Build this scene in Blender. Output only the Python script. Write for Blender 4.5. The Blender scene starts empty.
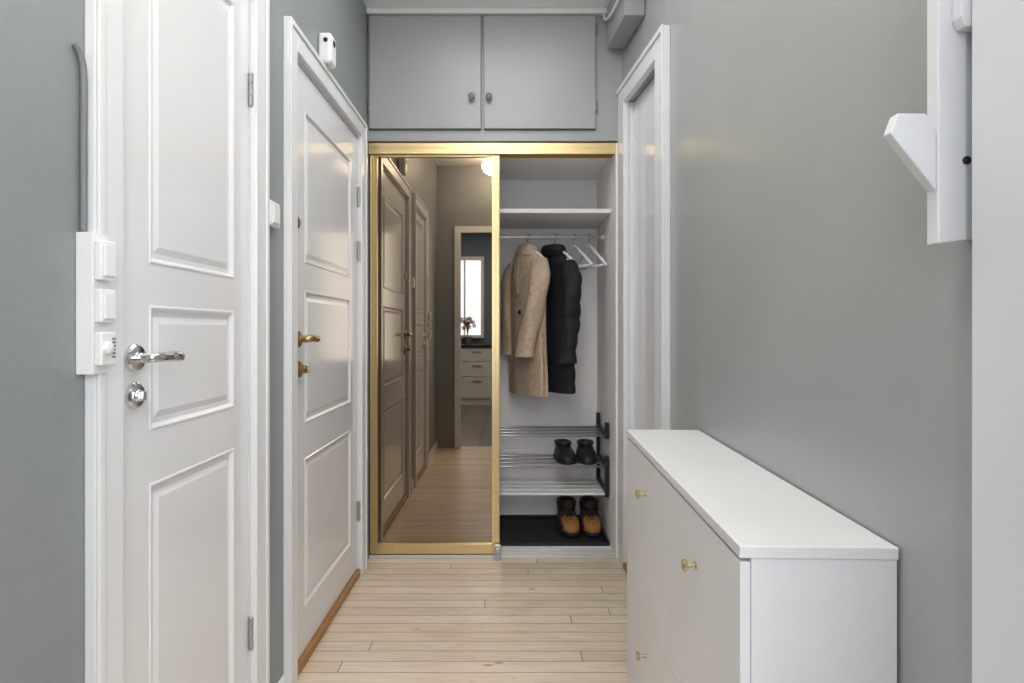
import bpy, bmesh, math, random
from mathutils import Vector, Matrix
C = bpy.context
scene = C.scene
scene.view_settings.view_transform = 'Standard'
scene.view_settings.exposure = 0.55

# ---------------------------------------------------------------- materials
def s2l(c):
    r = []
    for v in c:
        v = v / 255.0
        r.append(v / 12.92 if v <= 0.04045 else ((v + 0.055) / 1.055) ** 2.4)
    return (r[0], r[1], r[2], 1)

def mk(name, col, rough=0.5, metal=0.0, nscale=8, var=0.04, bump=0.0, bscale=60, stretch=(1, 1, 1), emis=0):
    m = bpy.data.materials.new(name)
    m.use_nodes = True
    nt = m.node_tree
    b = nt.nodes['Principled BSDF']
    tc = nt.nodes.new('ShaderNodeTexCoord')
    mp = nt.nodes.new('ShaderNodeMapping')
    mp.inputs['Scale'].default_value = stretch
    nt.links.new(tc.outputs['Object'], mp.inputs['Vector'])
    n = nt.nodes.new('ShaderNodeTexNoise')
    n.inputs['Scale'].default_value = nscale
    n.inputs['Detail'].default_value = 4
    nt.links.new(mp.outputs['Vector'], n.inputs['Vector'])
    cr = nt.nodes.new('ShaderNodeValToRGB')
    c = s2l(col)
    cr.color_ramp.elements[0].position = 0.3
    cr.color_ramp.elements[1].position = 0.7
    cr.color_ramp.elements[0].color = tuple(max(0, x * (1 - var)) for x in c[:3]) + (1,)
    cr.color_ramp.elements[1].color = tuple(min(1, x * (1 + var)) for x in c[:3]) + (1,)
    nt.links.new(n.outputs['Fac'], cr.inputs['Fac'])
    nt.links.new(cr.outputs['Color'], b.inputs['Base Color'])
    b.inputs['Roughness'].default_value = rough
    b.inputs['Metallic'].default_value = metal
    if emis:
        b.inputs['Emission Color'].default_value = c
        b.inputs['Emission Strength'].default_value = emis
    if bump:
        n2 = nt.nodes.new('ShaderNodeTexNoise')
        n2.inputs['Scale'].default_value = bscale
        n2.inputs['Detail'].default_value = 5
        nt.links.new(mp.outputs['Vector'], n2.inputs['Vector'])
        bp = nt.nodes.new('ShaderNodeBump')
        bp.inputs['Strength'].default_value = bump
        bp.inputs['Distance'].default_value = 0.004
        nt.links.new(n2.outputs['Fac'], bp.inputs['Height'])
        nt.links.new(bp.outputs['Normal'], b.inputs['Normal'])
    return m

WALL = mk('grey_wall_paint', (166, 170, 169), 0.32, nscale=3, var=0.03, bump=0.14, bscale=55)
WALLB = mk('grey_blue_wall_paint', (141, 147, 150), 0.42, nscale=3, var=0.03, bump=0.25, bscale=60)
CABGREY = mk('grey_cabinet_paint', (163, 167, 168), 0.35, nscale=4, var=0.02, bump=0.08, bscale=40)
CEIL = mk('ceiling_paint', (240, 241, 242), 0.7, nscale=3, var=0.02)
WHITE = mk('white_gloss_paint', (230, 231, 234), 0.13, nscale=3, var=0.015, bump=0.04, bscale=25)
WHITE2 = mk('white_satin_trim', (231, 232, 235), 0.28, nscale=3, var=0.015)
LAM = mk('white_laminate', (228, 228, 229), 0.45, nscale=4, var=0.02)
CLOSW = mk('wardrobe_white', (250, 248, 247), 0.6, nscale=3, var=0.015)
PLAST = mk('white_plastic', (238, 239, 241), 0.35, nscale=10, var=0.01)
GREYPL = mk('grey_plastic', (120, 124, 128), 0.45, nscale=10, var=0.02)
GOLD = mk('brushed_gold_aluminium', (226, 202, 152), 0.35, 0.9, nscale=30, var=0.05, stretch=(1, 1, 8))
BRASS = mk('aged_brass', (176, 150, 110), 0.28, 1.0, nscale=20, var=0.08)
PBRASS = mk('pale_brass', (216, 196, 152), 0.25, 0.95, nscale=20, var=0.04)
CHROME = mk('polished_chrome', (215, 217, 220), 0.1, 1.0, nscale=20, var=0.02)
STEEL = mk('satin_steel', (180, 182, 184), 0.3, 1.0, nscale=20, var=0.05)
TUBEM = mk('grey_steel_tube', (178, 178, 180), 0.3, 0.6, nscale=20, var=0.05)
ALU = mk('pale_aluminium', (214, 214, 212), 0.4, 0.35, nscale=20, var=0.03)
MIRROR = mk('mirror_glass', (158, 143, 125), 0.015, 1.0, nscale=2, var=0.0)
BLACK = mk('black_metal', (22, 23, 26), 0.4, nscale=12, var=0.1)
BLKRUB = mk('black_rubber', (26, 27, 30), 0.6, nscale=20, var=0.15, bump=0.2)
PUFF = mk('black_nylon', (19, 21, 30), 0.72, nscale=20, var=0.2, bump=0.3, bscale=40)
TEDDY = mk('beige_wool', (190, 168, 146), 0.97, nscale=45, var=0.14, bump=0.8, bscale=160)
OLIVE = mk('olive_wool', (74, 68, 54), 0.95, nscale=40, var=0.15, bump=0.6, bscale=200)
TAN = mk('tan_nubuck', (162, 115, 60), 0.85, nscale=30, var=0.14, bump=0.2)
BROWN = mk('dark_brown_nubuck', (60, 46, 38), 0.8, nscale=30, var=0.12, bump=0.2)
DKLEATH = mk('dark_leather', (32, 30, 30), 0.5, nscale=20, var=0.15, bump=0.2)
OAK = mk('oak_threshold', (168, 122, 70), 0.45, nscale=6, var=0.18, stretch=(12, 1, 12))
COUNTER = mk('dark_countertop', (40, 40, 42), 0.3, nscale=40, var=0.2)
KWALL = mk('blue_grey_kitchen_paint', (104, 120, 138), 0.6, nscale=3, var=0.03)
KNOBG = mk('grey_painted_knob', (118, 122, 124), 0.35, nscale=20, var=0.04)
LAMPG = mk('lit_opal_glass', (255, 245, 230), 0.4, nscale=4, var=0.0, emis=30)
DAY = mk('daylight_pane', (212, 228, 250), 0.3, nscale=2, var=0.03, emis=3.0)
LEAF = mk('green_leaf', (60, 76, 48), 0.6, nscale=20, var=0.2)
PETAL = mk('muted_pink_petal', (128, 74, 80), 0.6, nscale=20, var=0.2)
POT = mk('ceramic_pot', (110, 106, 102), 0.4, nscale=10, var=0.05)

ROW = 0.066
def floor_mat():
    m = bpy.data.materials.new('whitewashed_pine_planks')
    m.use_nodes = True
    nt = m.node_tree
    L = nt.links.new
    b = nt.nodes['Principled BSDF']
    tc = nt.nodes.new('ShaderNodeTexCoord')
    sx = nt.nodes.new('ShaderNodeSeparateXYZ')
    L(tc.outputs['Object'], sx.inputs[0])
    def math_(op, a, v=None, bsock=None):
        n = nt.nodes.new('ShaderNodeMath'); n.operation = op
        L(a, n.inputs[0])
        if bsock is not None:
            L(bsock, n.inputs[1])
        elif v is not None:
            n.inputs[1].default_value = v
        return n.outputs[0]
    row = math_('FLOOR', math_('DIVIDE', sx.outputs['Y'], ROW))
    wn = nt.nodes.new('ShaderNodeTexWhiteNoise'); wn.noise_dimensions = '1D'
    L(row, wn.inputs['W'])
    shift = math_('MULTIPLY', wn.outputs['Value'], 7.3)
    xs = math_('ADD', sx.outputs['X'], bsock=shift)
    cx = nt.nodes.new('ShaderNodeCombineXYZ')
    L(xs, cx.inputs['X']); L(sx.outputs['Y'], cx.inputs['Y'])
    br = nt.nodes.new('ShaderNodeTexBrick')
    br.inputs['Scale'].default_value = 1.0
    br.inputs['Brick Width'].default_value = 2.1
    br.inputs['Row Height'].default_value = ROW
    br.inputs['Mortar Size'].default_value = 0.0016
    br.inputs['Mortar Smooth'].default_value = 0.3
    br.offset = 0.0
    br.inputs['Color1'].default_value = s2l((245, 231, 212))
    br.inputs['Color2'].default_value = s2l((229, 212, 188))
    br.inputs['Mortar'].default_value = s2l((112, 90, 70))
    L(cx.outputs[0], br.inputs['Vector'])
    def mult(a, bsock, fac):
        mx = nt.nodes.new('ShaderNodeMix')
        mx.data_type = 'RGBA'
        mx.blend_type = 'MULTIPLY'
        mx.inputs['Factor'].default_value = fac
        L(a, mx.inputs['A'])
        L(bsock, mx.inputs['B'])
        return mx.outputs['Result']
    def noise_ramp(src, scl, ns, p0, p1, col, dist=0.6):
        mp = nt.nodes.new('ShaderNodeMapping')
        mp.inputs['Scale'].default_value = scl
        L(src, mp.inputs['Vector'])
        n = nt.nodes.new('ShaderNodeTexNoise')
        n.inputs['Scale'].default_value = ns
        n.inputs['Detail'].default_value = 8
        n.inputs['Distortion'].default_value = dist
        L(mp.outputs['Vector'], n.inputs['Vector'])
        cr = nt.nodes.new('ShaderNodeValToRGB')
        cr.color_ramp.elements[0].position = p0
        cr.color_ramp.elements[0].color = col + (1,)
        cr.color_ramp.elements[1].position = p1
        cr.color_ramp.elements[1].color = (1, 1, 1, 1)
        L(n.outputs['Fac'], cr.inputs['Fac'])
        return cr.outputs['Color']
    c = mult(br.outputs['Color'], noise_ramp(cx.outputs[0], (1.5, 30, 1), 4, 0.35, 0.6, (0.80, 0.74, 0.68)), 0.6)
    c = mult(c, noise_ramp(tc.outputs['Object'], (1, 2.2, 1), 2.2, 0.38, 0.62, (0.88, 0.85, 0.82), 1.2), 0.7)
    rr = nt.nodes.new('ShaderNodeMapRange')
    rr.inputs['To Min'].default_value = 0.88; rr.inputs['To Max'].default_value = 1.0
    wn2 = nt.nodes.new('ShaderNodeTexWhiteNoise'); wn2.noise_dimensions = '1D'
    L(math_('ADD', row, 31.7), wn2.inputs['W'])
    L(wn2.outputs['Value'], rr.inputs['Value'])
    c = mult(c, rr.outputs['Result'], 1.0)
    for scl, w0, w1, f in (((3.5, 9, 1), 0.02, 0.085, 0.85), ((9, 22, 1), 0.02, 0.11, 0.5)):
        vo = nt.nodes.new('ShaderNodeTexVoronoi')
        mp2 = nt.nodes.new('ShaderNodeMapping')
        mp2.inputs['Scale'].default_value = scl
        L(cx.outputs[0], mp2.inputs['Vector'])
        L(mp2.outputs['Vector'], vo.inputs['Vector'])
        vo.inputs['Scale'].default_value = 1
        k = nt.nodes.new('ShaderNodeValToRGB')
        k.color_ramp.elements[0].position = w0
        k.color_ramp.elements[0].color = (0.40, 0.28, 0.19, 1)
        k.color_ramp.elements[1].position = w1
        k.color_ramp.elements[1].color = (1, 1, 1, 1)
        L(vo.outputs['Distance'], k.inputs['Fac'])
        c = mult(c, k.outputs['Color'], f)
    L(c, b.inputs['Base Color'])
    b.inputs['Roughness'].default_value = 0.34
    bp = nt.nodes.new('ShaderNodeBump')
    bp.inputs['Strength'].default_value = 0.35
    bp.inputs['Distance'].default_value = 0.002
    bp.invert = True
    L(br.outputs['Fac'], bp.inputs['Height'])
    L(bp.outputs['Normal'], b.inputs['Normal'])
    return m
FLOOR = floor_mat()

def tile_mat():
    m = bpy.data.materials.new('stone_floor_tiles')
    m.use_nodes = True
    nt = m.node_tree
    b = nt.nodes['Principled BSDF']
    tc = nt.nodes.new('ShaderNodeTexCoord')
    br = nt.nodes.new('ShaderNodeTexBrick')
    br.offset = 0.0
    br.inputs['Scale'].default_value = 1.0
    br.inputs['Brick Width'].default_value = 0.3
    br.inputs['Row Height'].default_value = 0.3
    br.inputs['Mortar Size'].default_value = 0.007
    br.inputs['Color1'].default_value = s2l((128, 118, 112))
    br.inputs['Color2'].default_value = s2l((112, 106, 102))
    br.inputs['Mortar'].default_value = s2l((64, 60, 58))
    nt.links.new(tc.outputs['Object'], br.inputs['Vector'])
    nt.links.new(br.outputs['Color'], b.inputs['Base Color'])
    b.inputs['Roughness'].default_value = 0.3
    return m
TILE = tile_mat()

# ---------------------------------------------------------------- helpers
def link(o):
    scene.collection.objects.link(o)
    return o

def par(o, p):
    if p is not None:
        C.view_layer.update()
        o.parent = p
        o.matrix_parent_inverse = p.matrix_world.inverted()
    return o

def meshobj(name, verts, faces, mat, parent=None, smooth=False, M=None, recenter=True):
    verts = [Vector(v) for v in verts]
    if M is not None:
        verts = [M @ v for v in verts]
    lo = Vector((min(v[i] for v in verts) for i in range(3)))
    hi = Vector((max(v[i] for v in verts) for i in range(3)))
    c = (lo + hi) / 2 if recenter else Vector((0, 0, 0))
    me = bpy.data.meshes.new(name)
    me.from_pydata([v - c for v in verts], [], faces)
    bm = bmesh.new()
    bm.from_mesh(me)
    bmesh.ops.recalc_face_normals(bm, faces=bm.faces)
    bm.to_mesh(me)
    bm.free()
    me.materials.append(mat)
    if smooth:
        for p in me.polygons:
            p.use_smooth = True
    o = bpy.data.objects.new(name, me)
    o.location = c
    link(o)
    par(o, parent)
    return o

def bev(o, w, seg=2):
    md = o.modifiers.new('bevel', 'BEVEL')
    md.width = w
    md.segments = seg
    md.limit_method = 'ANGLE'
    return o

BF = [(0, 2, 3, 1), (4, 5, 7, 6), (0, 1, 5, 4), (2, 6, 7, 3), (0, 4, 6, 2), (1, 3, 7, 5)]
def multibox(name, boxes, mat, parent=None, b=0.0, M=None, recenter=True):
    V, F = [], []
    for (x0, x1, y0, y1, z0, z1) in boxes:
        k = len(V)
        V += [(x, y, z) for z in (z0, z1) for y in (y0, y1) for x in (x0, x1)]
        F += [tuple(i + k for i in q) for q in BF]
    o = meshobj(name, V, F, mat, parent, M=M, recenter=recenter)
    if b:
        bev(o, b)
    return o

def box(name, x0, x1, y0, y1, z0, z1, mat, parent=None, b=0.0, M=None, recenter=True):
    return multibox(name, [(x0, x1, y0, y1, z0, z1)], mat, parent, b, M, recenter)

def prism(name, pts, z0, z1, mat, parent=None, b=0):
    n = len(pts)
    v = [(x, y, z0) for x, y in pts] + [(x, y, z1) for x, y in pts]
    f = [tuple(range(n))[::-1], tuple(range(n, 2 * n))] + [(i, (i + 1) % n, n + (i + 1) % n, n + i) for i in range(n)]
    o = meshobj(name, v, f, mat, parent)
    if b:
        bev(o, b)
    return o

def tube_data(pts, r, n=10):
    pts = [Vector(p) for p in pts]
    N = len(pts)
    rs = r if isinstance(r, (list, tuple)) else [r] * N
    V, F = [], []
    up = None
    for i, p in enumerate(pts):
        t = (pts[min(i + 1, N - 1)] - pts[max(i - 1, 0)]).normalized()
        if up is None:
            a = Vector((0, 0, 1)) if abs(t.z) < 0.9 else Vector((1, 0, 0))
            up = (a - t * a.dot(t)).normalized()
        else:
            up = (up - t * up.dot(t)).normalized()
        s = t.cross(up)
        for k in range(n):
            an = 2 * math.pi * k / n
            V.append(p + (up * math.cos(an) + s * math.sin(an)) * rs[i])
    for i in range(N - 1):
        j = i + 1
        for k in range(n):
            F.append((i * n + k, i * n + (k + 1) % n, j * n + (k + 1) % n, j * n + k))
    F.append(tuple(range(n))[::-1])
    F.append(tuple(range((N - 1) * n, N * n)))
    return V, F

def tube(name, paths, r, mat, parent=None, n=10, M=None):
    V, F = [], []
    for p in paths:
        v, f = tube_data(p, r, n)
        k = len(V)
        V += v
        F += [tuple(i + k for i in q) for q in f]
    return meshobj(name, V, F, mat, parent, smooth=True, M=M)

def smoothpath(pts, k=6):
    pts = [Vector(p) for p in pts]
    out = []
    for i in range(len(pts) - 1):
        p0 = pts[max(i - 1, 0)]; p1 = pts[i]; p2 = pts[i + 1]; p3 = pts[min(i + 2, len(pts) - 1)]
        for j in range(k):
            t = j / k
            out.append(0.5 * ((2 * p1) + (p2 - p0) * t + (2 * p0 - 5 * p1 + 4 * p2 - p3) * t * t + (-p0 + 3 * p1 - 3 * p2 + p3) * t ** 3))
    out.append(pts[-1])
    return out

def lathe(name, prof, origin, axis, mat, parent=None, n=24):
    ax = Vector(axis).normalized()
    a = Vector((0, 0, 1)) if abs(ax.z) < 0.9 else Vector((1, 0, 0))
    u = (a - ax * a.dot(ax)).normalized()
    w = ax.cross(u)
    V, F = [], []
    o = Vector(origin)
    for d, r in prof:
        for k in range(n):
            an = 2 * math.pi * k / n
            V.append(o + ax * d + (u * math.cos(an) + w * math.sin(an)) * max(r, 1e-4))
    for i in range(len(prof) - 1):
        for k in range(n):
            F.append((i * n + k, i * n + (k + 1) % n, (i + 1) * n + (k + 1) % n, (i + 1) * n + k))
    F.append(tuple(range(n))[::-1])
    F.append(tuple(range((len(prof) - 1) * n, len(prof) * n)))
    ob = meshobj(name, V, F, mat, parent, smooth=True)
    md = ob.modifiers.new('edges', 'EDGE_SPLIT')
    md.split_angle = math.radians(40)
    return ob

def loft(name, rings, mat, parent=None, n=40, power=2.3, fold=None, M=None, sub=1, cap=True, quilt=0, mat2=None, test=None):
    R = []
    if sub > 1:
        P = [tuple(r) for r in rings]
        for i in range(len(P) - 1):
            p0 = P[max(i - 1, 0)]; p1 = P[i]; p2 = P[i + 1]; p3 = P[min(i + 2, len(P) - 1)]
            for j in range(sub):
                t = j / sub
                R.append([0.5 * (2 * b_ + (c_ - a_) * t + (2 * a_ - 5 * b_ + 4 * c_ - d_) * t * t + (-a_ + 3 * b_ - 3 * c_ + d_) * t ** 3)
                          for a_, b_, c_, d_ in zip(p0, p1, p2, p3)])
        R.append(list(P[-1]))
    else:
        R = [list(r) for r in rings]
    V, F = [], []
    for (cx, cy, z, rx_, ry_) in R:
        q = 0.0
        if quilt:
            q = -0.007 * (1 - abs(math.sin(math.pi * z / quilt)) ** 0.6)
        for k in range(n):
            an = 2 * math.pi * k / n
            c, s = math.cos(an), math.sin(an)
            m = 1.0
            if fold:
                m *= 1 + fold(an, z)
            V.append((cx + (rx_ * m + q) * math.copysign(abs(c) ** (2 / power), c), cy + (ry_ * m + q) * math.copysign(abs(s) ** (2 / power), s), z))
    for i in range(len(R) - 1):
        for k in range(n):
            F.append((i * n + k, i * n + (k + 1) % n, (i + 1) * n + (k + 1) % n, (i + 1) * n + k))
    if cap:
        F.append(tuple(range(n))[::-1])
        F.append(tuple(range((len(R) - 1) * n, len(R) * n)))
    o = meshobj(name, V, F, mat, parent, smooth=True, M=M)
    if mat2:
        o.data.materials.append(mat2)
        for p in o.data.polygons:
            c = Vector((0, 0, 0))
            for vi in p.vertices:
                c += Vector(V[vi])
            c /= len(p.vertices)
            if test(c):
                p.material_index = 1
    return o

def empty(name, loc=(0, 0, 0), rz=0, parent=None):
    e = bpy.data.objects.new(name, None)
    e.empty_display_size = 0.05
    e.location = loc
    e.rotation_euler = (0, 0, rz)
    link(e)
    par(e, parent)
    return e

def tag(o, label, cat, group=None):
    o['label'] = label
    o['category'] = cat
    if group:
        o['group'] = group
    return o

def struct(o, label=None):
    o['kind'] = 'structure'
    if label:
        o['label'] = label
    return o

# ---------------------------------------------------------------- camera
cam_d = bpy.data.cameras.new('camera')
cam = link(bpy.data.objects.new('camera', cam_d))
cam.location = (0, 0, 1.13)
cam.rotation_euler = (math.radians(90), 0, 0)
cam_d.lens = 21.09
cam_d.sensor_width = 36
cam_d.shift_x = 2 / 1024
cam_d.shift_y = -11.5 / 1024
cam_d.clip_start = 0.02
scene.camera = cam

# ---------------------------------------------------------------- shell
ZC = 2.70
LX = -0.70
struct(box('floor', -0.80, 0.80, 0.15, 3.66, -0.05, 0.0, FLOOR, recenter=False), 'pale whitewashed pine plank floor')
struct(box('ceiling', -0.80, 0.80, 0.15, 3.66, ZC, ZC + 0.05, CEIL), 'white painted ceiling')
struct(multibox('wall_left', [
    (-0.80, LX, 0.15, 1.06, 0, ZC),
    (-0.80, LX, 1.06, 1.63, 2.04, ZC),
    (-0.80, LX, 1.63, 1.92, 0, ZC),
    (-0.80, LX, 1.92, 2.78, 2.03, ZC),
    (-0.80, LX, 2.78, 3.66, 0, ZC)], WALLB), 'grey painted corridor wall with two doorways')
def rx(y):
    return 0.568 + 0.033 * (y - 0.87)
struct(prism('wall_right', [(rx(0.15), 0.15), (0.80, 0.15), (0.80, 2.30), (rx(2.30), 2.30)], 0, ZC, WALL), 'grey painted corridor wall')
P = Vector((rx(2.30), 2.30, 0)); Q = Vector((0.555, 2.95, 0))
segL = (Q - P).length
ang = math.atan2(-(Q - P).x, (Q - P).y)
MS = Matrix.Translation(P) @ Matrix.Rotation(ang, 4, 'Z')
ZT = 2.30
struct(box('wall_right_doorway', 0.0, 0.12, 0.0, segL, ZT - .08, ZC, WALL, M=MS), 'grey wall above the side doorway')
struct(box('wall_right_end', 0.555, 0.80, 2.951, 3.66, 0, ZC, WALL), 'grey wall beside the wardrobe')
struct(box('wall_back', LX, 0.80, 3.62, 3.66, 0, ZC, WALL), 'end wall behind the wardrobe')
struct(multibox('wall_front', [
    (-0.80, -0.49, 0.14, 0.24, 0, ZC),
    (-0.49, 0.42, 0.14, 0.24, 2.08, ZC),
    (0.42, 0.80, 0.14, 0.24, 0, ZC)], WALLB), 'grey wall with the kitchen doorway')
struct(multibox('trim_1', [
    (-0.53, -0.47, 0.242, 0.262, 0, 2.12),
    (0.40, 0.46, 0.242, 0.262, 0, 2.12),
    (-0.47, 0.40, 0.242, 0.262, 2.06, 2.12)], WHITE2, b=0.003), 'white casing around the kitchen doorway')

# kitchen
struct(box('floor_kitchen', -1.9, 1.9, -3.7, 0.14, -0.05, 0.0, TILE), 'brown-grey stone tile floor')
struct(box('ceiling_kitchen', -1.9, 1.9, -3.7, 0.14, ZC, ZC + 0.05, CEIL), 'white ceiling')
struct(box('wall_kitchen_left', -1.95, -1.9, -3.7, 0.14, 0, ZC, KWALL))
struct(box('wall_kitchen_right', 1.9, 1.95, -3.7, 0.14, 0, ZC, CEIL))
struct(box('wall_kitchen_back', -1.9, 1.9, -3.75, -3.7, 0, ZC, KWALL))
struct(multibox('wall_kitchen_front', [(-1.9, -0.81, 0.10, 0.139, 0, ZC), (0.81, 1.9, 0.10, 0.139, 0, ZC)], KWALL))
w1 = empty('window_1', (-0.6, -3.69, 1.1))
struct(w1, 'white framed kitchen window with daylight')
WX0, WX1 = -0.98, -0.47
box('window_pane', WX0, WX1, -3.695, -3.69, 1.05, 2.25, DAY, w1)
multibox('window_frame', [(WX0 - .06, WX0, -3.70, -3.66, 1.0, 2.31), (WX1, WX1 + .05, -3.70, -3.66, 1.0, 2.31),
                          (WX0, WX1, -3.70, -3.66, 2.25, 2.31), (WX0, WX1, -3.70, -3.62, 1.0, 1.05),
                          (-0.745, -0.715, -3.70, -3.67, 1.05, 2.25)], WHITE2, w1, b=0.002)

# ---------------------------------------------------------------- casings / trims
def casing_left(name, y0, y1, w, top, lab):
    o = multibox(name, [
        (LX, LX + 0.020, y0 - w, y0, 0, top), (LX, LX + 0.020, y1, y1 + w, 0, top), (LX, LX + 0.020, y0, y1, top - w, top),
        (LX + .020, LX + .026, y0 - w, y0 - w + .018, 0, top), (LX + .020, LX + .026, y1 + w - .018, y1 + w, 0, top),
        (LX + .020, LX + .026, y0 - w + .018, y1 + w - .018, top - .018, top)], WHITE2, b=0.003)
    return struct(o, lab)
casing_left('trim_2', 1.058, 1.612, 0.073, 2.115, 'white moulded casing around the panelled door')
casing_left('trim_3', 1.925, 2.765, 0.075, 2.10, 'white moulded casing around the panelled entrance door')
struct(multibox('trim_4', [(-0.80, LX, 1.0601, 1.08, 0, 2.04), (-0.80, LX, 1.612, 1.6299, 0, 2.04), (-0.80, LX, 1.08, 1.612, 2.025, 2.0399)], WHITE2), 'white door lining')
struct(multibox('trim_5', [(-0.80, LX, 1.9201, 1.937, 0, 2.03), (-0.80, LX, 2.765, 2.7799, 0, 2.03), (-0.80, LX, 1.937, 2.765, 2.015, 2.0299)], WHITE2), 'white door lining')
struct(box('trim_6', 0.54, rx(0.65), 0.52, 0.704, 0, ZC, WHITE2, b=0.004), 'white painted casing board at the corridor mouth')
struct(box('trim_7', LX, 0.60, 2.915, 2.945, 2.672, 2.699, WHITE2, b=0.004), 'white cornice strip above the cupboard')
struct(multibox('trim_8', [(-0.026, 0, 0.0, 0.11, 0, ZT), (-0.026, 0, segL - .10, segL - .002, 0, ZT), (-0.026, 0, 0.11, segL - .10, ZT - .085, ZT),
                           (-0.034, -0.026, 0.0, 0.02, 0, ZT + .005), (-0.034, -0.026, 0.02, segL - .002, ZT - .018, ZT + .005),
                           (0, .12, 0.0, 0.10, 0, ZT - .081), (0, .12, segL - .09, segL - .002, 0, ZT - .081)], WHITE2, b=0.003, M=MS),
       'white moulded casing of the side doorway')
d3 = empty('door_3', MS @ Vector((0.08, segL / 2, 0)))
struct(d3, 'plain white painted side door')
box('door_leaf', 0.028, 0.066, 0.102, segL - .092, 0.03, 2.215, WHITE, d3, b=0.003, M=MS)
struct(box('trim_9', -0.03, 0.12, 0.111, segL - .101, 0.001, 0.028, OAK, b=0.004, M=MS), 'oak threshold')
struct(box('trim_10', -0.78, LX + 0.012, 1.94, 2.764, 0.001, 0.032, OAK, b=0.004), 'oak threshold under the entrance door')
struct(box('trim_11', -0.78, LX + 0.012, 1.081, 1.611, 0.001, 0.022, OAK, b=0.004), 'oak threshold')
struct(multibox('baseboard_left', [(LX, LX + 0.012, 0.27, 0.984, 0, 0.07), (LX, LX + 0.012, 1.69, 1.849, 0, 0.07)], WHITE2, b=0.003), 'white baseboard')

# ---------------------------------------------------------------- panelled doors (face +X)
def panel_door(parent, y0, y1, z0, z1, xf, py0, py1, panels, t=0.035):
    V, F = [], []
    def vert(x, y, z):
        V.append((x, y, z)); return len(V) - 1
    ys = [y0, py0, py1, y1]
    zs = [z0]
    for a, b_ in panels:
        zs += [a, b_]
    zs.append(z1)
    def quad(x, ya, yb, za, zb):
        F.append((vert(x, ya, za), vert(x, yb, za), vert(x, yb, zb), vert(x, ya, zb)))
    for i in range(3):
        for j in range(len(zs) - 1):
            if i == 1 and j % 2 == 1:
                continue
            quad(xf, ys[i], ys[i + 1], zs[j], zs[j + 1])
    prof = [(0, 0), (0.002, 0.002), (0.005, 0.002), (0.009, -0.002), (0.012, -0.006), (0.022, -0.006), (0.036, -0.002), (0.038, -0.002)]
    for a, b_ in panels:
        prev = None
        for ins, dx in prof:
            ring = [vert(xf + dx, py0 + ins, a + ins), vert(xf + dx, py1 - ins, a + ins), vert(xf + dx, py1 - ins, b_ - ins), vert(xf + dx, py0 + ins, b_ - ins)]
            if prev:
                for k in range(4):
                    F.append((prev[k], prev[(k + 1) % 4], ring[(k + 1) % 4], ring[k]))
            prev = ring
        F.append(tuple(prev))
    xb = xf - t
    quad(xb, y0, y1, z0, z1)
    for (a, b_) in (((y0, z0), (y1, z0)), ((y1, z0), (y1, z1)), ((y1, z1), (y0, z1)), ((y0, z1), (y0, z0))):
        F.append((vert(xf, a[0], a[1]), vert(xf, b_[0], b_[1]), vert(xb, b_[0], b_[1]), vert(xb, a[0], a[1])))
    o = meshobj('door_leaf', V, F, WHITE, parent)
    bm = bmesh.new(); bm.from_mesh(o.data)
    bmesh.ops.remove_doubles(bm, verts=bm.verts, dist=0.0002)
    bmesh.ops.recalc_face_normals(bm, faces=bm.faces)
    bm.to_mesh(o.data); bm.free()
    return o

def hinge(parent, y, z, x=LX + 0.004):
    return lathe('hinge', [(0, 0.004), (0.003, 0.007), (0.028, 0.007), (0.029, 0.0055), (0.031, 0.0055), (0.032, 0.007), (0.058, 0.007), (0.059, 0.0055), (0.061, 0.0055), (0.062, 0.007), (0.088, 0.007), (0.091, 0.004)], (x, y, z - 0.045), (0, 0, 1), STEEL, parent, n=14)

d1 = empty('door_1', (-0.72, 1.35, 0.0)); struct(d1, 'white three-panel interior door with chrome lever handle')
panel_door(d1, 1.084, 1.609, 0.026, 2.022, -0.703, 1.168, 1.527, [(0.20, 0.83), (0.933, 1.178), (1.26, 1.96)])
hinge(d1, 1.6115, 1.775); hinge(d1, 1.6115, 0.315)
h = empty('door_handle', (-0.70, 1.118, 1.078), parent=d1); h['label'] = 'chrome lever handle'
lathe('rosette', [(0, 0.0265), (0.006, 0.0265), (0.010, 0.023), (0.011, 0.012), (0.013, 0.012)], (-0.7025, 1.118, 1.078), (1, 0, 0), CHROME, h)
tube('lever', [smoothpath([(-0.692, 1.118, 1.078), (-0.676, 1.118, 1.078), (-0.666, 1.121, 1.078), (-0.663, 1.135, 1.078), (-0.663, 1.165, 1.078), (-0.663, 1.19, 1.078), (-0.664, 1.206, 1.077)], 6)], [0.0095 + (0.0015 if i > 26 else 0) for i in range(37)], CHROME, h, n=14)
h = empty('lock', (-0.70, 1.118, 1.01), parent=d1); h['label'] = 'chrome lock rosette with thumb turn'
lathe('rosette', [(0, 0.025), (0.006, 0.025), (0.010, 0.021), (0.0105, 0.012), (0.013, 0.011), (0.015, 0.009)], (-0.7025, 1.118, 1.008), (1, 0, 0), CHROME, h)
box('thumb_turn', -0.6885, -0.678, 1.115, 1.121, 0.999, 1.017, CHROME, h, b=0.002)

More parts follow.
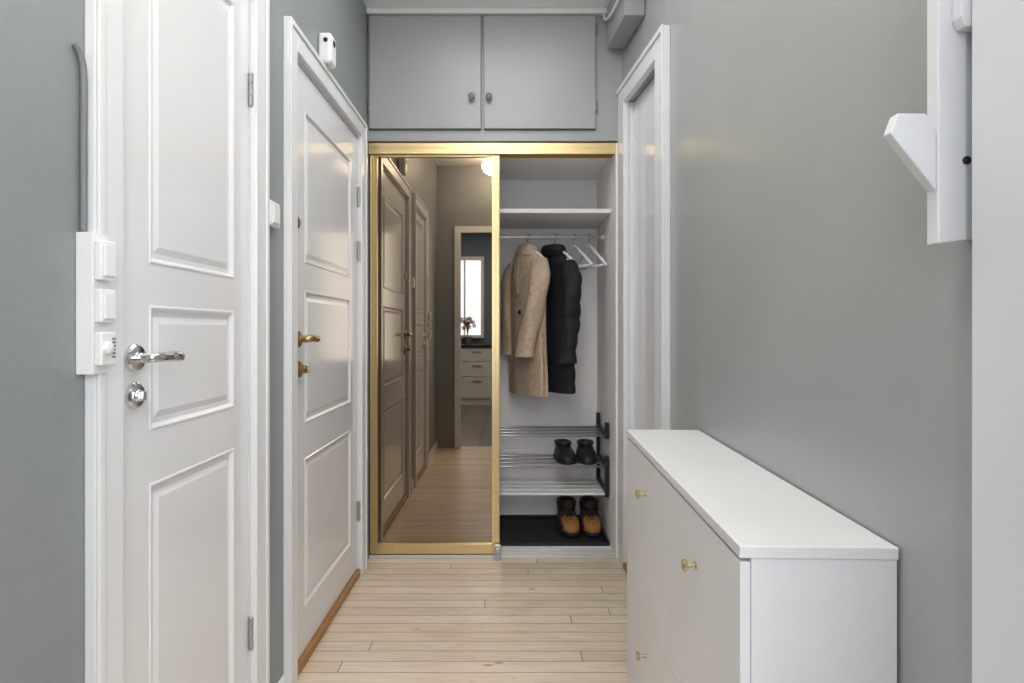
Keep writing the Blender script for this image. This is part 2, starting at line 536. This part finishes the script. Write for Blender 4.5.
d2 = empty('door_2', (-0.72, 2.35, 0.0)); struct(d2, 'white three-panel entrance door with brass handle')
panel_door(d2, 1.940, 2.762, 0.036, 2.012, -0.703, 2.055, 2.645, [(0.18, 0.69), (0.81, 1.265), (1.36, 1.88)])
for z in (1.744, 1.494, 0.297):
    hinge(d2, 2.7635, z)
h = empty('door_handle', (-0.70, 1.985, 1.10), parent=d2); h['label'] = 'aged brass lever handle'
lathe('rosette', [(0, 0.027), (0.005, 0.027), (0.009, 0.022), (0.010, 0.013), (0.013, 0.013)], (-0.7025, 1.985, 1.10), (1, 0, 0), BRASS, h)
tube('lever', [smoothpath([(-0.692, 1.985, 1.10), (-0.672, 1.985, 1.10), (-0.662, 1.992, 1.101), (-0.660, 2.01, 1.102), (-0.661, 2.035, 1.101), (-0.661, 2.055, 1.099)], 6)], 0.0115, BRASS, h, n=14)
h = empty('lock', (-0.70, 1.985, 1.0), parent=d2); h['label'] = 'brass lock cylinder with turn knob'
lathe('rosette', [(0, 0.027), (0.008, 0.027), (0.012, 0.022), (0.013, 0.015), (0.024, 0.014), (0.027, 0.010)], (-0.7025, 1.985, 1.0), (1, 0, 0), BRASS, h)
box('thumb_turn', -0.676, -0.664, 1.980, 1.990, 0.988, 1.012, BRASS, h, b=0.003)
lathe('peephole', [(0, 0.020), (0.006, 0.020), (0.009, 0.016), (0.010, 0.006)], (-0.7025, 1.975, 1.485), (1, 0, 0), BRASS, d2)

# ---------------------------------------------------------------- electrical fittings beside the near door
tag(multibox('mounting_plate', [(LX + .0005, LX + 0.0265, 0.966, 0.9845, 1.058, 1.288), (LX + .0265, LX + 0.0285, 0.966, 1.004, 1.058, 1.288)], PLAST, b=0.001), 'white plastic mounting plate behind the switches', 'mounting plate')
PX = LX + .0287
def wswitch(name, z0, z1):
    e = empty(name, (PX, 0.985, z0))
    bev(box('housing', PX, PX + 0.012, 0.968, 1.005, z0, z1, PLAST, e), 0.003, 3)
    return e
e = wswitch('light_switch', 1.211, 1.276)
box('rocker', PX + .0121, PX + .0155, 0.973, 1.000, 1.218, 1.269, PLAST, e, b=0.0012)
tag(e, 'white square rocker light switch beside the door casing', 'light switch', 'white rocker switches by the door')
e = wswitch('light_switch', 1.142, 1.197)
box('rocker', PX + .0121, PX + .0155, 0.973, 1.000, 1.148, 1.190, PLAST, e, b=0.0012)
tag(e, 'white square rocker light switch above the thermostat', 'light switch', 'white rocker switches by the door')
e = wswitch('thermostat', 1.072, 1.127)
lathe('dial', [(0, 0.011), (0.005, 0.0105), (0.007, 0.008)], (PX + .0121, 0.981, 1.100), (1, 0, 0), PLAST, e)
multibox('vent_grille', [(PX + .012, PX + .0128, 0.994, 1.002, 1.084 + i * .006, 1.087 + i * .006) for i in range(6)], GREYPL, e)
tag(e, 'white thermostat with round dial and vent slots', 'thermostat')
e = empty('power_cable', (LX + .01, 0.972, 1.29))
tube('cord', [smoothpath([(LX + .007, 0.975, 1.289), (LX + .007, 0.975, 1.35), (LX + .007, 0.975, 1.45), (LX + .007, 0.975, 1.54), (LX + .006, 0.970, 1.572), (LX + .003, 0.960, 1.588)], 6)], 0.0052, GREYPL, e)
tag(e, 'grey electrical cable running straight down to the switches', 'cable')

e = empty('light_switch', (LX + .01, 1.735, 1.42))
bev(box('housing', LX + .0005, LX + 0.020, 1.705, 1.775, 1.428, 1.502, PLAST, e), 0.005, 3)
box('rocker', LX + 0.0202, LX + 0.025, 1.717, 1.763, 1.438, 1.492, PLAST, e, b=0.002)
tag(e, 'small white light switch on the strip between two doors', 'light switch')

e = empty('alarm_sensor', (LX + .02, 2.26, 2.11))
bev(box('housing', LX + .0005, LX + 0.05, 2.18, 2.25, 2.105, 2.215, PLAST, e), 0.012, 4)
lathe('lens', [(0, 0.008), (0.002, 0.008), (0.004, 0.005)], (LX + 0.030, 2.1795, 2.185), (0, -1, 0), BLACK, e)
lathe('lens', [(0, 0.012), (0.002, 0.012), (0.004, 0.007)], (LX + 0.0502, 2.215, 2.185), (1, 0, 0), BLACK, e)
tag(e, 'white plastic alarm sensor with black lens above door', 'alarm sensor')

# ---------------------------------------------------------------- overhead cabinet
oc = empty('overhead_cabinet', (-0.07, 3.2, 2.06))
multibox('body', [(LX + .001, -0.695, 2.952, 3.60, 2.06, 2.698), (0.42, 0.554, 2.952, 3.00, 2.061, 2.698), (-0.695, 0.42, 2.952, 2.975, 2.06, 2.112),
                  (-0.695, 0.42, 2.976, 3.60, 2.06, 2.09), (-0.695, 0.42, 2.952, 2.975, 2.672, 2.698), (-0.141, -0.128, 2.954, 2.975, 2.112, 2.672)], CABGREY, oc)
for (a, b_, kx, hx) in ((-0.688, -0.142, -0.186, None), (-0.127, 0.418, -0.103, 0.421)):
    dd = empty('door', ((a + b_) / 2, 2.94, 2.115), parent=oc)
    box('door_panel', a, b_, 2.931, 2.951, 2.115, 2.668, CABGREY, dd, b=0.003)
    lathe('knob', [(0, 0.008), (0.008, 0.006), (0.012, 0.009), (0.020, 0.0165), (0.027, 0.017), (0.033, 0.011), (0.035, 0.004)], (kx, 2.9305, 2.263), (0, -1, 0), KNOBG, dd)
    hx = hx if hx else -0.690
    for z in (2.20, 2.58):
        lathe('hinge', [(0, 0.005), (0.001, 0.006), (0.05, 0.006), (0.051, 0.004)], (hx, 2.938, z), (0, 0, 1), KNOBG, dd, n=10)
tag(oc, 'grey painted two-door overhead cupboard with round knobs', 'cabinet')

dct = empty('boxed_duct', (0.52, 2.7, 2.48))
prism('casing', [(0.497, 2.60), (0.585, 2.60), (0.556, 2.912), (0.470, 2.912)], 2.495, 2.699, CABGREY, dct, b=0.003)
tag(dct, 'grey painted boxed-in duct in the ceiling corner', 'duct box')
e = empty('ceiling_cable', (0.45, 2.5, 2.6))
tube('cord', [smoothpath([(0.455, 2.905, 2.66), (0.455, 2.86, 2.61), (0.467, 2.75, 2.585), (0.480, 2.65, 2.59), (0.490, 2.59, 2.585), (0.52, 2.585, 2.58), (0.565, 2.585, 2.60), (0.57, 2.585, 2.66)], 6)], 0.006, PLAST, e)
tag(e, 'thin white cable looping around the duct box', 'cable')

# ---------------------------------------------------------------- wardrobe
wd = empty('wardrobe', (-0.09, 3.3, 0))
tag(wd, 'built-in wardrobe with gold-framed mirrored sliding door, half open', 'wardrobe')
multibox('body', [(LX + .001, -0.685, 3.07, 3.60, 0.0, 2.055), (0.522, 0.554, 2.96, 3.60, 0.0, 2.055),
                  (-0.685, 0.522, 3.598, 3.618, 0.0, 2.055), (-0.685, 0.522, 3.07, 3.597, 2.03, 2.055),
                  (-0.685, 0.522, 3.061, 3.597, 0.0005, 0.012)], CLOSW, wd, b=0.001)
box('shelf', -0.684, 0.521, 3.10, 3.597, 1.735, 1.757, LAM, wd, b=0.001)
tube('clothes_rail', [[(-0.684, 3.33, 1.645), (0.521, 3.33, 1.645)]], 0.012, ALU, wd, n=16)
lathe('rail_bracket', [(0, 0.022), (0.006, 0.022), (0.008, 0.014), (0.02, 0.014)], (0.5215, 3.33, 1.645), (-1, 0, 0), ALU, wd)
multibox('top_track', [(LX + .002, 0.521, 2.962, 3.062, 2.030, 2.054), (LX + .002, 0.521, 2.962, 2.966, 2.000, 2.030),
                       (LX + .002, 0.521, 3.012, 3.016, 2.010, 2.030), (LX + .002, 0.521, 3.058, 3.062, 2.005, 2.030)], GOLD, wd, b=0.001)
multibox('bottom_track', [(LX + .002, 0.521, 2.968, 3.060, 0.0008, 0.006), (LX + .002, 0.521, 2.968, 2.972, 0.006, 0.016),
                          (LX + .002, 0.521, 3.012, 3.016, 0.006, 0.016), (LX + .002, 0.521, 3.056, 3.060, 0.006, 0.016)], ALU, wd, b=0.0008)
def slider(x0, x1, y0, y1, nm):
    s = empty(nm, ((x0 + x1) / 2, (y0 + y1) / 2, 0.02), parent=wd)
    multibox('frame', [(x0, x0 + 0.034, y0, y1, 0.018, 2.022), (x1 - 0.038, x1, y0, y1, 0.018, 2.022),
                       (x0 + .034, x1 - .038, y0, y1, 1.990, 2.022), (x0 + .034, x1 - .038, y0, y1, 0.018, 0.068),
                       (x0 + .012, x0 + 0.018, y0 - .004, y0, 0.018, 2.022), (x1 - 0.022, x1 - .016, y0 - .004, y0, 0.018, 2.022),
                       (x1 - 0.006, x1, y0 - .006, y0, 0.018, 2.022), (x0, x0 + .006, y0 - .006, y0, 0.018, 2.022)], GOLD, s, b=0.0015)
    box('mirror', x0 + .034, x1 - .038, y0 + .012, y1 - .006, 0.068, 1.990, MIRROR, s)
    return s
slider(-0.694, -0.052, 2.978, 3.006, 'sliding_door')
slider(-0.682, -0.075, 3.024, 3.050, 'sliding_door')
multibox('door_guide', [(-0.075, -0.045, 2.94, 2.963, 0.001, 0.075), (-0.068, -0.052, 2.935, 2.94, 0.02, 0.06)], STEEL, wd, b=0.002)

# ---------------------------------------------------------------- shoe rack
sr = empty('shoe_rack', (0.1, 3.3, 0.25))
tag(sr, 'wall-hung shoe rack with steel tube shelves and black ends', 'shoe rack')
YR = (3.15, 3.45)
for lv in (0.575, 0.412):
    tube('tube_shelf', [[(-0.60, YR[0] + 0.005 + i * 0.092, lv), (0.497, YR[0] + 0.005 + i * 0.092, lv)] for i in range(4)], 0.0066, TUBEM, sr, n=12)
multibox('slatted_shelf', [(-0.60, 0.497, YR[0] - .01 + i * .078, YR[0] + .048 + i * .078, 0.264, 0.276) for i in range(4)], LAM, sr, b=0.003)
for xx in (0.498, -0.618):
    multibox('end_bracket', [(xx, xx + 0.018, 3.435, 3.475, 0.25, 0.655), (xx, xx + .018, YR[0] - .02, 3.435, 0.560, 0.592),
                             (xx, xx + .018, YR[0] - .02, 3.435, 0.397, 0.429), (xx, xx + .018, YR[0] - .02, 3.435, 0.255, 0.287),
                             (xx, xx + .018, YR[0] - .02, YR[0] + .015, 0.592, 0.645), (xx, xx + .018, YR[0] - .02, YR[0] + .015, 0.287, 0.397), (xx, xx + .018, YR[0] - .02, YR[0] + .015, 0.429, 0.47)], BLACK, sr, b=0.003)

bt = empty('boot_tray', (0.0, 3.35, 0.013))
multibox('tray', [(-0.5, 0.515, 3.10, 3.56, 0.0130, 0.018), (-0.5, 0.515, 3.10, 3.112, 0.018, 0.030), (-0.5, 0.515, 3.548, 3.56, 0.018, 0.034),
                  (-0.5, -0.488, 3.112, 3.548, 0.018, 0.034), (0.503, 0.515, 3.112, 3.548, 0.018, 0.034)] +
         [(-0.48, 0.495, 3.14 + i * .03, 3.15 + i * .03, 0.018, 0.022) for i in range(13)], BLKRUB, bt, b=0.002)
tag(bt, 'black rubber boot tray on the wardrobe floor', 'boot tray')

# ---------------------------------------------------------------- shoes
def shoe(name, x, y, z, rz, boot, upper, collar, sole, label='', grp=''):
    e = empty(name, (x, y, z), rz)
    T = Matrix.Translation((x, y, z)) @ Matrix.Rotation(rz, 4, 'Z')
    hl = 0.130 if boot else 0.128
    w = 1.22 if boot else 1.18
    sh = 0.026 if boot else 0.020
    s0 = [(0, 0, 0.0, 0.044 * w, hl - .004), (0, 0, 0.004, 0.048 * w, hl), (0, 0, sh - .004, 0.048 * w, hl + .001), (0, 0, sh, 0.046 * w, hl - .001)]
    loft('sole', s0, sole, e, n=36, power=2.6, M=T)
    if boot:
        rings = [(0, 0, sh + .0005, 0.044 * w, hl - .004), (0, 0.001, 0.042, 0.047 * w, hl - .004), (0, 0.004, 0.058, 0.047 * w, hl - .009), (0, 0.018, 0.073, 0.043 * w, hl - .025),
                 (0, 0.036, 0.084, 0.040 * w, hl - .044), (0, 0.052, 0.096, 0.039 * w, 0.072), (0, 0.058, 0.110, 0.040 * w, 0.064)]
    else:
        rings = [(0, 0, 0.0205, 0.043 * w, hl - .005), (0, 0.002, 0.032, 0.045 * w, hl - .008), (0, 0.009, 0.044, 0.043 * w, hl - .017), (0, 0.024, 0.054, 0.039 * w, hl - .034),
                 (0, 0.040, 0.062, 0.036 * w, hl - .050), (0, 0.052, 0.071, 0.035 * w, 0.067), (0, 0.055, 0.078, 0.036 * w, 0.063)]
    cy, zt, rw, rl = rings[-1][1], rings[-1][2], rings[-1][3], rings[-1][4]
    loft('upper', rings, upper, e, n=48, power=2.5 if boot else 2.3, M=T, sub=4, mat2=BROWN if boot else None,
         test=lambda c: c.y > -0.03 or abs(c.x) > 0.045 or c.z > 0.09)
    ch = 0.046 if boot else 0.016
    loft('collar', [(0, cy, zt + .0005, rw + .001, rl + .001), (0, cy, zt + ch * .4, rw + .004, rl + .004), (0, cy, zt + ch * .9, rw + .004, rl + .003),
                    (0, cy, zt + ch, rw, rl - .002), (0, cy, zt + ch * .9, rw - .007, rl - .009), (0, cy, zt + .004, rw - .010, rl - .014)], collar, e, n=36, power=2.2, M=T)
    lp = []
    for i in range(4):
        if boot:
            yy = -0.056 + i * .017; zz = 0.074 + i * .012
        else:
            yy = -0.052 + i * .017; zz = 0.053 + i * .007
        lp.append(smoothpath([(-0.026, yy + .006, zz - .006), (-0.010, yy - .004, zz + .005), (0.010, yy - .004, zz + .005), (0.026, yy + .006, zz - .006)], 3))
    tube('laces', lp, 0.0034, collar, e, n=6, M=T)
    loft('tongue', [(0, cy - rl + .010, zt - .02, 0.020, 0.008), (0, cy - rl - .001, zt + ch * .6, 0.023, 0.007), (0, cy - rl - .008, zt + ch + .010, 0.019, 0.005)], upper if not boot else BROWN, e, n=20, M=T)
    tag(e, label, 'boot' if boot else 'shoe', grp)
    return e
G1 = 'black shoes on the shoe rack'; G2 = 'tan boots on the tray'
shoe('shoe', 0.300, 3.285, 0.4190, 0.10, False, DKLEATH, DKLEATH, BLKRUB, 'black low lace-up shoe on the tube shelf', G1)
shoe('shoe', 0.417, 3.285, 0.4190, -0.02, False, DKLEATH, DKLEATH, BLKRUB, 'black low lace-up shoe on the tube shelf', G1)
shoe('boot', 0.322, 3.32, 0.0225, 0.10, True, TAN, DKLEATH, BLKRUB, 'dark brown boot with mustard-tan front on the tray', G2)
shoe('boot', 0.444, 3.32, 0.0225, 0.0, True, TAN, DKLEATH, BLKRUB, 'dark brown boot with mustard-tan front on the tray', G2)

# ---------------------------------------------------------------- hangers
def hanger(x, rz, label, grp=None, w=0.205, drop=0.085, thick=0.007):
    z = 1.645
    e = empty('clothes_hanger', (x, 3.33, z - 0.06))
    T = Matrix.Translation((x, 3.33, z)) @ Matrix.Rotation(rz, 4, 'Z')
    hk = []
    for i in range(15):
        a = math.radians(-30 + i * 17)
        hk.append(Vector((0.0165 * math.cos(a), 0, 0.0165 * math.sin(a))))
    hk += [Vector((-0.006, 0, -0.022)), Vector((0, 0, -0.03)), Vector((0, 0, -0.052))]
    tube('hook', [hk], 0.0035, CHROME, e, n=8, M=T)
    zb = -0.052
    body = smoothpath([(-w, 0, zb - drop), (-w * .8, 0, zb - drop * .78), (-w * .4, 0, zb - drop * .35), (-w * .12, 0, zb - .006), (0, 0, zb), (w * .12, 0, zb - .006), (w * .4, 0, zb - drop * .35), (w * .8, 0, zb - drop * .78), (w, 0, zb - drop)], 4)
    v, f = tube_data(body, thick, 8)
    v2, f2 = tube_data([(-w * .93, 0, zb - drop * .97), (w * .93, 0, zb - drop * .97)], thick * .7, 8)
    k = len(v)
    meshobj('hanger_body', v + v2, f + [tuple(i + k for i in q) for q in f2], PLAST, e, smooth=True, M=T)
    tag(e, label, 'clothes hanger', grp)
    return e
G = 'clothes hangers on the rail'
RB = math.radians(-60)
hanger(-0.135, math.radians(-86), 'white hanger holding a dark olive coat', G, w=0.15)
hanger(0.100, RB, 'white hanger holding the beige wool coat', G, w=0.165)
hanger(0.252, RB, 'white hanger holding the black puffer jacket', G, w=0.155)
hanger(0.356, math.radians(-66), 'empty white hanger hanging askew on the rail', G, drop=0.12, thick=0.008, w=0.19)
hanger(0.440, math.radians(-70), 'empty white hanger near the wardrobe side', G, drop=0.12, thick=0.008, w=0.19)

# ---------------------------------------------------------------- garments
def garment(name, x, rz, kind, mat, z_hem, label, ztop=1.588):
    e = empty(name, (x, 3.33, ztop))
    T = Matrix.Translation((x, 3.33, 0)) @ Matrix.Rotation(rz, 4, 'Z')
    H = ztop - z_hem
    q = 0.085 if kind == 'puffer' else 0
    amp = 0.07 if kind != 'puffer' else 0.03
    def fold(a, z):
        t = min(1, max(0, (ztop - z) / H))
        return amp * t * (math.sin(5 * a + 2.0 + 2 * t) + 0.6 * math.sin(9 * a + 1.0 - 3 * t))
    th = {'puffer': 0.046, 'coat': 0.046, 'thin': 0.034}[kind]
    z = ztop
    W = {'puffer': 0.84, 'coat': 0.88, 'thin': 0.85}[kind]
    body = [(0, 0, z, 0.050, 0.034), (0, 0, z - .03, 0.075, 0.040), (0, 0, z - .06, 0.13 * W, 0.044), (0, 0, z - .10, 0.178 * W, th),
            (0, 0, z - .16, 0.19 * W, th * 1.1), (0, 0, z - .30, 0.188 * W, th * 1.15), (0, 0, z - H * .6, 0.19 * W, th * 1.15), (0, 0, z - H * .85, 0.20 * W, th * 1.2), (0, 0, z_hem, 0.20 * W, th * 1.15)]
    loft('body', body[::-1], mat, e, n=72, power=2.2, fold=fold, M=T, sub=14, quilt=q)
    L = {'puffer': 0.62, 'coat': 0.60, 'thin': 0.50}[kind]
    for sgn in (-1, 1):
        def f2(a, zz, sgn=sgn):
            return 0.07 * math.sin(3 * a + zz * 14) + 0.05 * math.sin(2 * a - zz * 22)
        # the sleeve nearest the room falls forward over the coat's front
        off = (-0.062 if kind == 'coat' else -0.020) if sgn > 0 else -0.008
        slant = 0.045 if (kind == 'coat' and sgn > 0) else 0.0
        if kind == 'thin':
            off = 0
        wd_ = .052 if kind == 'coat' else .045
        if kind == 'thin':
            wd_ = .036
        sl = [(sgn * 0.150 * W, 0, z - .072, 0.035, 0.034), (sgn * 0.178 * W, off * .3, z - .11, 0.050, 0.042),
              (sgn * 0.205 * W, off * .6, z - .18, 0.053, 0.050), (sgn * 0.210 * W - slant * .3, off, z - .32, wd_, 0.050),
              (sgn * 0.205 * W - slant * .7, off * 1.25, z - L * .72, wd_, 0.050), (sgn * 0.195 * W - slant, off * 1.45, z - L * .9, wd_, 0.050), (sgn * 0.193 * W - slant * 1.1, off * 1.5, z - L, wd_ + .003, 0.052)]
        if kind == 'thin':
            sl = [(a_, b_, c_, d_, min(e_, .036)) for a_, b_, c_, d_, e_ in sl]
        loft('sleeve', sl[::-1], mat, e, n=36, power=2.1, fold=f2, M=T, sub=12, quilt=q)
    if kind == 'puffer':
        loft('hood', [(0, -.008, z - .035, 0.072, 0.046), (0, -.014, z - .005, 0.088, 0.054), (0, -.016, z + .018, 0.074, 0.048), (0, -.014, z + .026, 0.045, 0.030)], mat, e, n=32, M=T, sub=5)
        tube('zip', [[(0.0, -th * 1.18 - .002, z - .08 - i * .04) for i in range(int(H / .04) - 2)]], 0.003, BLACK, e, n=6, M=T)
    elif kind == 'coat':
        loft('collar', [(0, -.004, z - .05, 0.090, 0.054), (0, -.004, z - .015, 0.080, 0.050), (0, 0, z + .012, 0.058, 0.038), (0, 0, z + .014, 0.040, 0.028)], mat, e, n=32, M=T, sub=5)
        yo = -th * 1.27 - .003
        for V in ([(0.006, yo + .008, z - .04), (0.07, yo + .012, z - .06), (0.055, yo + .002, z - .15), (0.006, yo, z - .26)],
                  [(-0.006, yo + .008, z - .04), (-0.07, yo + .012, z - .06), (-0.055, yo + .002, z - .15), (-0.006, yo, z - .26)]):
            o = meshobj('lapel', V, [(0, 1, 2, 3)], mat, e, M=T)
            md = o.modifiers.new('s', 'SOLIDIFY'); md.thickness = 0.007; md.offset = 0
        pc = T @ Vector((0.010, yo + .003, z - .36))
        dr = T.to_3x3() @ Vector((0, -1, 0))
        lathe('button', [(0, .011), (.004, .011), (.006, .007)], pc, dr, DKLEATH, e, n=16)
    tag(e, label, 'coat' if kind != 'puffer' else 'jacket')
    return e
garment('wool_coat', 0.100, RB, 'coat', TEDDY, 0.775, 'beige fuzzy wool coat hanging from the wardrobe rail')
garment('puffer_jacket', 0.252, RB, 'puffer', PUFF, 0.79, 'black quilted puffer jacket with hood on a hanger', ztop=1.575)
garment('wool_coat', -0.135, math.radians(-86), 'thin', OLIVE, 0.90, 'dark olive coat mostly hidden behind the mirror door')

# ---------------------------------------------------------------- shoe cabinet (white)
al = math.radians(-1.85)
MC = Matrix.Translation((0.336, 0.877, 0)) @ Matrix.Rotation(al, 4, 'Z')
sc = empty('shoe_cabinet', (0.336, 0.877, 0), al)
tag(sc, 'slim white shoe cabinet with small brass knobs against the wall', 'cabinet')
Lc = 1.03; Dc = 0.228; Hc = 0.814
multibox('body', [(0.018, Dc, 0.004, Lc - .004, 0.0, Hc - 0.0185)], LAM, sc, b=0.001, M=MC)
box('cabinet_top', 0.0, Dc, 0.0, Lc, Hc - .018, Hc, LAM, sc, b=0.0015, M=MC)
mid = 0.4826
for (a, b_) in ((0.005, mid - .0015), (mid + .0015, Lc - .005)):
    for (z0, z1, kz) in ((0.415, 0.789, 0.693), (0.035, 0.411, 0.262)):
        dr = empty('flap_door', MC @ Vector((0.01, (a + b_) / 2, z0)), al, parent=sc)
        box('door_panel', 0.002, 0.0175, a, b_, z0, z1, LAM, dr, b=0.0012, M=MC)
        ky = 0.237 if a < .1 else 0.72
        kc = MC @ Vector((0.0018, ky, kz))
        ax = MC.to_3x3() @ Vector((-1, 0, 0))
        lathe('knob', [(0, 0.007), (0.002, 0.007), (0.003, 0.004), (0.016, 0.004), (0.017, 0.010), (0.022, 0.0115), (0.025, 0.009)], kc, ax, PBRASS, dr, n=18)

# ---------------------------------------------------------------- wooden coat rack
cr = empty('coat_rack', (0.53, 0.73, 1.25))
tag(cr, 'white painted wooden coat rack with angled brace on the wall', 'coat rack')
xw = rx(0.73) - .0005
def xzprism(name, pts, y0, y1, mat, parent, b=0):
    n = len(pts)
    v = [(x, y0, z) for x, z in pts] + [(x, y1, z) for x, z in pts]
    f = [tuple(range(n))[::-1], tuple(range(n, 2 * n))] + [(i, (i + 1) % n, n + (i + 1) % n, n + i) for i in range(n)]
    o = meshobj(name, v, f, mat, parent)
    if b:
        bev(o, b)
    return o
xzprism('post', [(0.515, 1.234), (xw, 1.240), (xw, 2.0), (0.515, 2.0)], 0.722, 0.742, WHITE2, cr, 0.002)
xzprism('brace', [(0.515, 1.298), (0.515, 1.368), (0.503, 1.392), (0.468, 1.392), (0.459, 1.368)], 0.724, 0.740, WHITE2, cr, 0.002)
xzprism('shelf_bracket', [(0.531, 1.500), (0.536, 1.488), (0.556, 1.488), (0.556, 1.9), (0.531, 1.9)], 0.706, 0.7218, WHITE2, cr, 0.002)
lathe('screw', [(0, 0.005), (0.002, 0.005), (0.003, 0.003)], (0.549, 0.7218, 1.334), (0, -1, 0), BLACK, cr, n=12)

# ---------------------------------------------------------------- lamps and added fill lights
def ceil_lamp(x, y, r, lab):
    e = empty('ceiling_lamp', (x, y, ZC))
    lathe('lamp_base', [(0, r * .7), (0.02, r * .7), (0.024, r * .62)], (x, y, ZC - .0005), (0, 0, -1), WHITE2, e)
    prof = []
    for i in range(13):
        a = math.pi * i / 12
        prof.append((0.022 + r * .75 * (1 - math.cos(a)), r * math.sin(a) if 0 < i < 12 else 0.002))
    lathe('lamp_shade', prof, (x, y, ZC - .002), (0, 0, -1), LAMPG, e, n=32)
    tag(e, lab, 'ceiling lamp')
    return e
ceil_lamp(-0.14, 0.62, 0.11, 'round opal glass ceiling lamp, switched on')
ceil_lamp(0.5, -1.6, 0.14, 'unseen round opal globe added to light the kitchen')  # extra globe out of view, added only to light the kitchen

def area(name, loc, rot, sx, sy, power, col):
    ld = bpy.data.lights.new(name, 'AREA')
    ld.shape = 'RECTANGLE'; ld.size = sx; ld.size_y = sy; ld.energy = power; ld.color = col
    o = link(bpy.data.objects.new(name, ld))
    o.location = loc; o.rotation_euler = rot
    return o
area('behind_camera_fill', (0.45, -0.6, 1.55), (math.radians(90), 0, 0), 1.1, 1.5, 18, (0.97, 0.985, 1.0))  # added soft fill behind the camera, placed outside the mirror's sightline
area('corridor_fill', (-0.05, 1.75, 2.68), (0, 0, 0), 0.7, 1.5, 9, (1.0, 0.99, 0.97))  # added overhead fill to brighten the corridor, no fitting here
area('kitchen_fill', (-0.3, -2.0, 2.68), (0, 0, 0), 2.0, 2.0, 36, (0.9, 0.95, 1.0))  # added fill that brightens the kitchen seen in the mirror

# ---------------------------------------------------------------- kitchen furniture
kc = empty('kitchen_cabinet', (-0.6, -3.35, 0))
tag(kc, 'white kitchen base cabinet with three drawers', 'kitchen cabinet')
box('body', -1.3, 0.3, -3.66, -3.08, 0.0, 0.868, LAM, kc)
for (a, b_) in ((-1.29, -0.77), (-0.76, -0.24), (-0.23, 0.29)):
    for (z0, z1) in ((0.10, 0.42), (0.43, 0.65), (0.66, 0.86)):
        dd = empty('drawer', ((a + b_) / 2, -3.07, z0), parent=kc)
        box('drawer_front', a, b_, -3.079, -3.06, z0, z1, LAM, dd, b=0.003)
        box('handle', (a + b_) / 2 - .07, (a + b_) / 2 + .07, -3.0595, -3.04, z1 - .06, z1 - .048, STEEL, dd, b=0.003)
tag(box('countertop', -1.32, 0.32, -3.68, -3.04, 0.869, 0.905, COUNTER, b=0.003), 'dark stone worktop on the kitchen cabinet', 'countertop')
FX = -0.66
pf = empty('potted_flowers', (FX, -3.35, 0.906))
lathe('pot', [(0, 0.05), (0.09, 0.07), (0.12, 0.072), (0.122, 0.06)], (FX, -3.35, 0.9055), (0, 0, 1), POT, pf)
random.seed(3)
st = []; V = []; F = []
for i in range(16):
    a = random.random() * 6.28; r = random.uniform(.02, .12); z = random.uniform(.25, .42)
    x1, y1 = FX + r * math.cos(a), -3.35 + r * math.sin(a)
    st.append(smoothpath([(FX, -3.35, 1.02), (FX + .3 * r * math.cos(a), -3.35 + .3 * r * math.sin(a), 1.02 + z * .5), (x1, y1, 0.9 + z)], 3))
    for k in range(5):
        b_ = k * 1.2566
        c0 = len(V)
        V += [(x1, y1, .9 + z), (x1 + .025 * math.cos(b_), y1 + .01, .9 + z + .025 * math.sin(b_)), (x1 + .04 * math.cos(b_ + .5), y1 + .014, .9 + z + .04 * math.sin(b_ + .5)), (x1 + .025 * math.cos(b_ + 1), y1 + .01, .9 + z + .025 * math.sin(b_ + 1))]
        F.append((c0, c0 + 1, c0 + 2, c0 + 3))
tube('stems', st, 0.003, LEAF, pf, n=5)
meshobj('blossoms', V, F, PETAL, pf)
tag(pf, 'pink flowers in a small ceramic pot on the worktop', 'potted flowers')

w = bpy.data.worlds.new('world')
scene.world = w
w.use_nodes = True
w.node_tree.nodes['Background'].inputs[0].default_value = (0.8, 0.88, 1, 1)
w.node_tree.nodes['Background'].inputs[1].default_value = 0.5
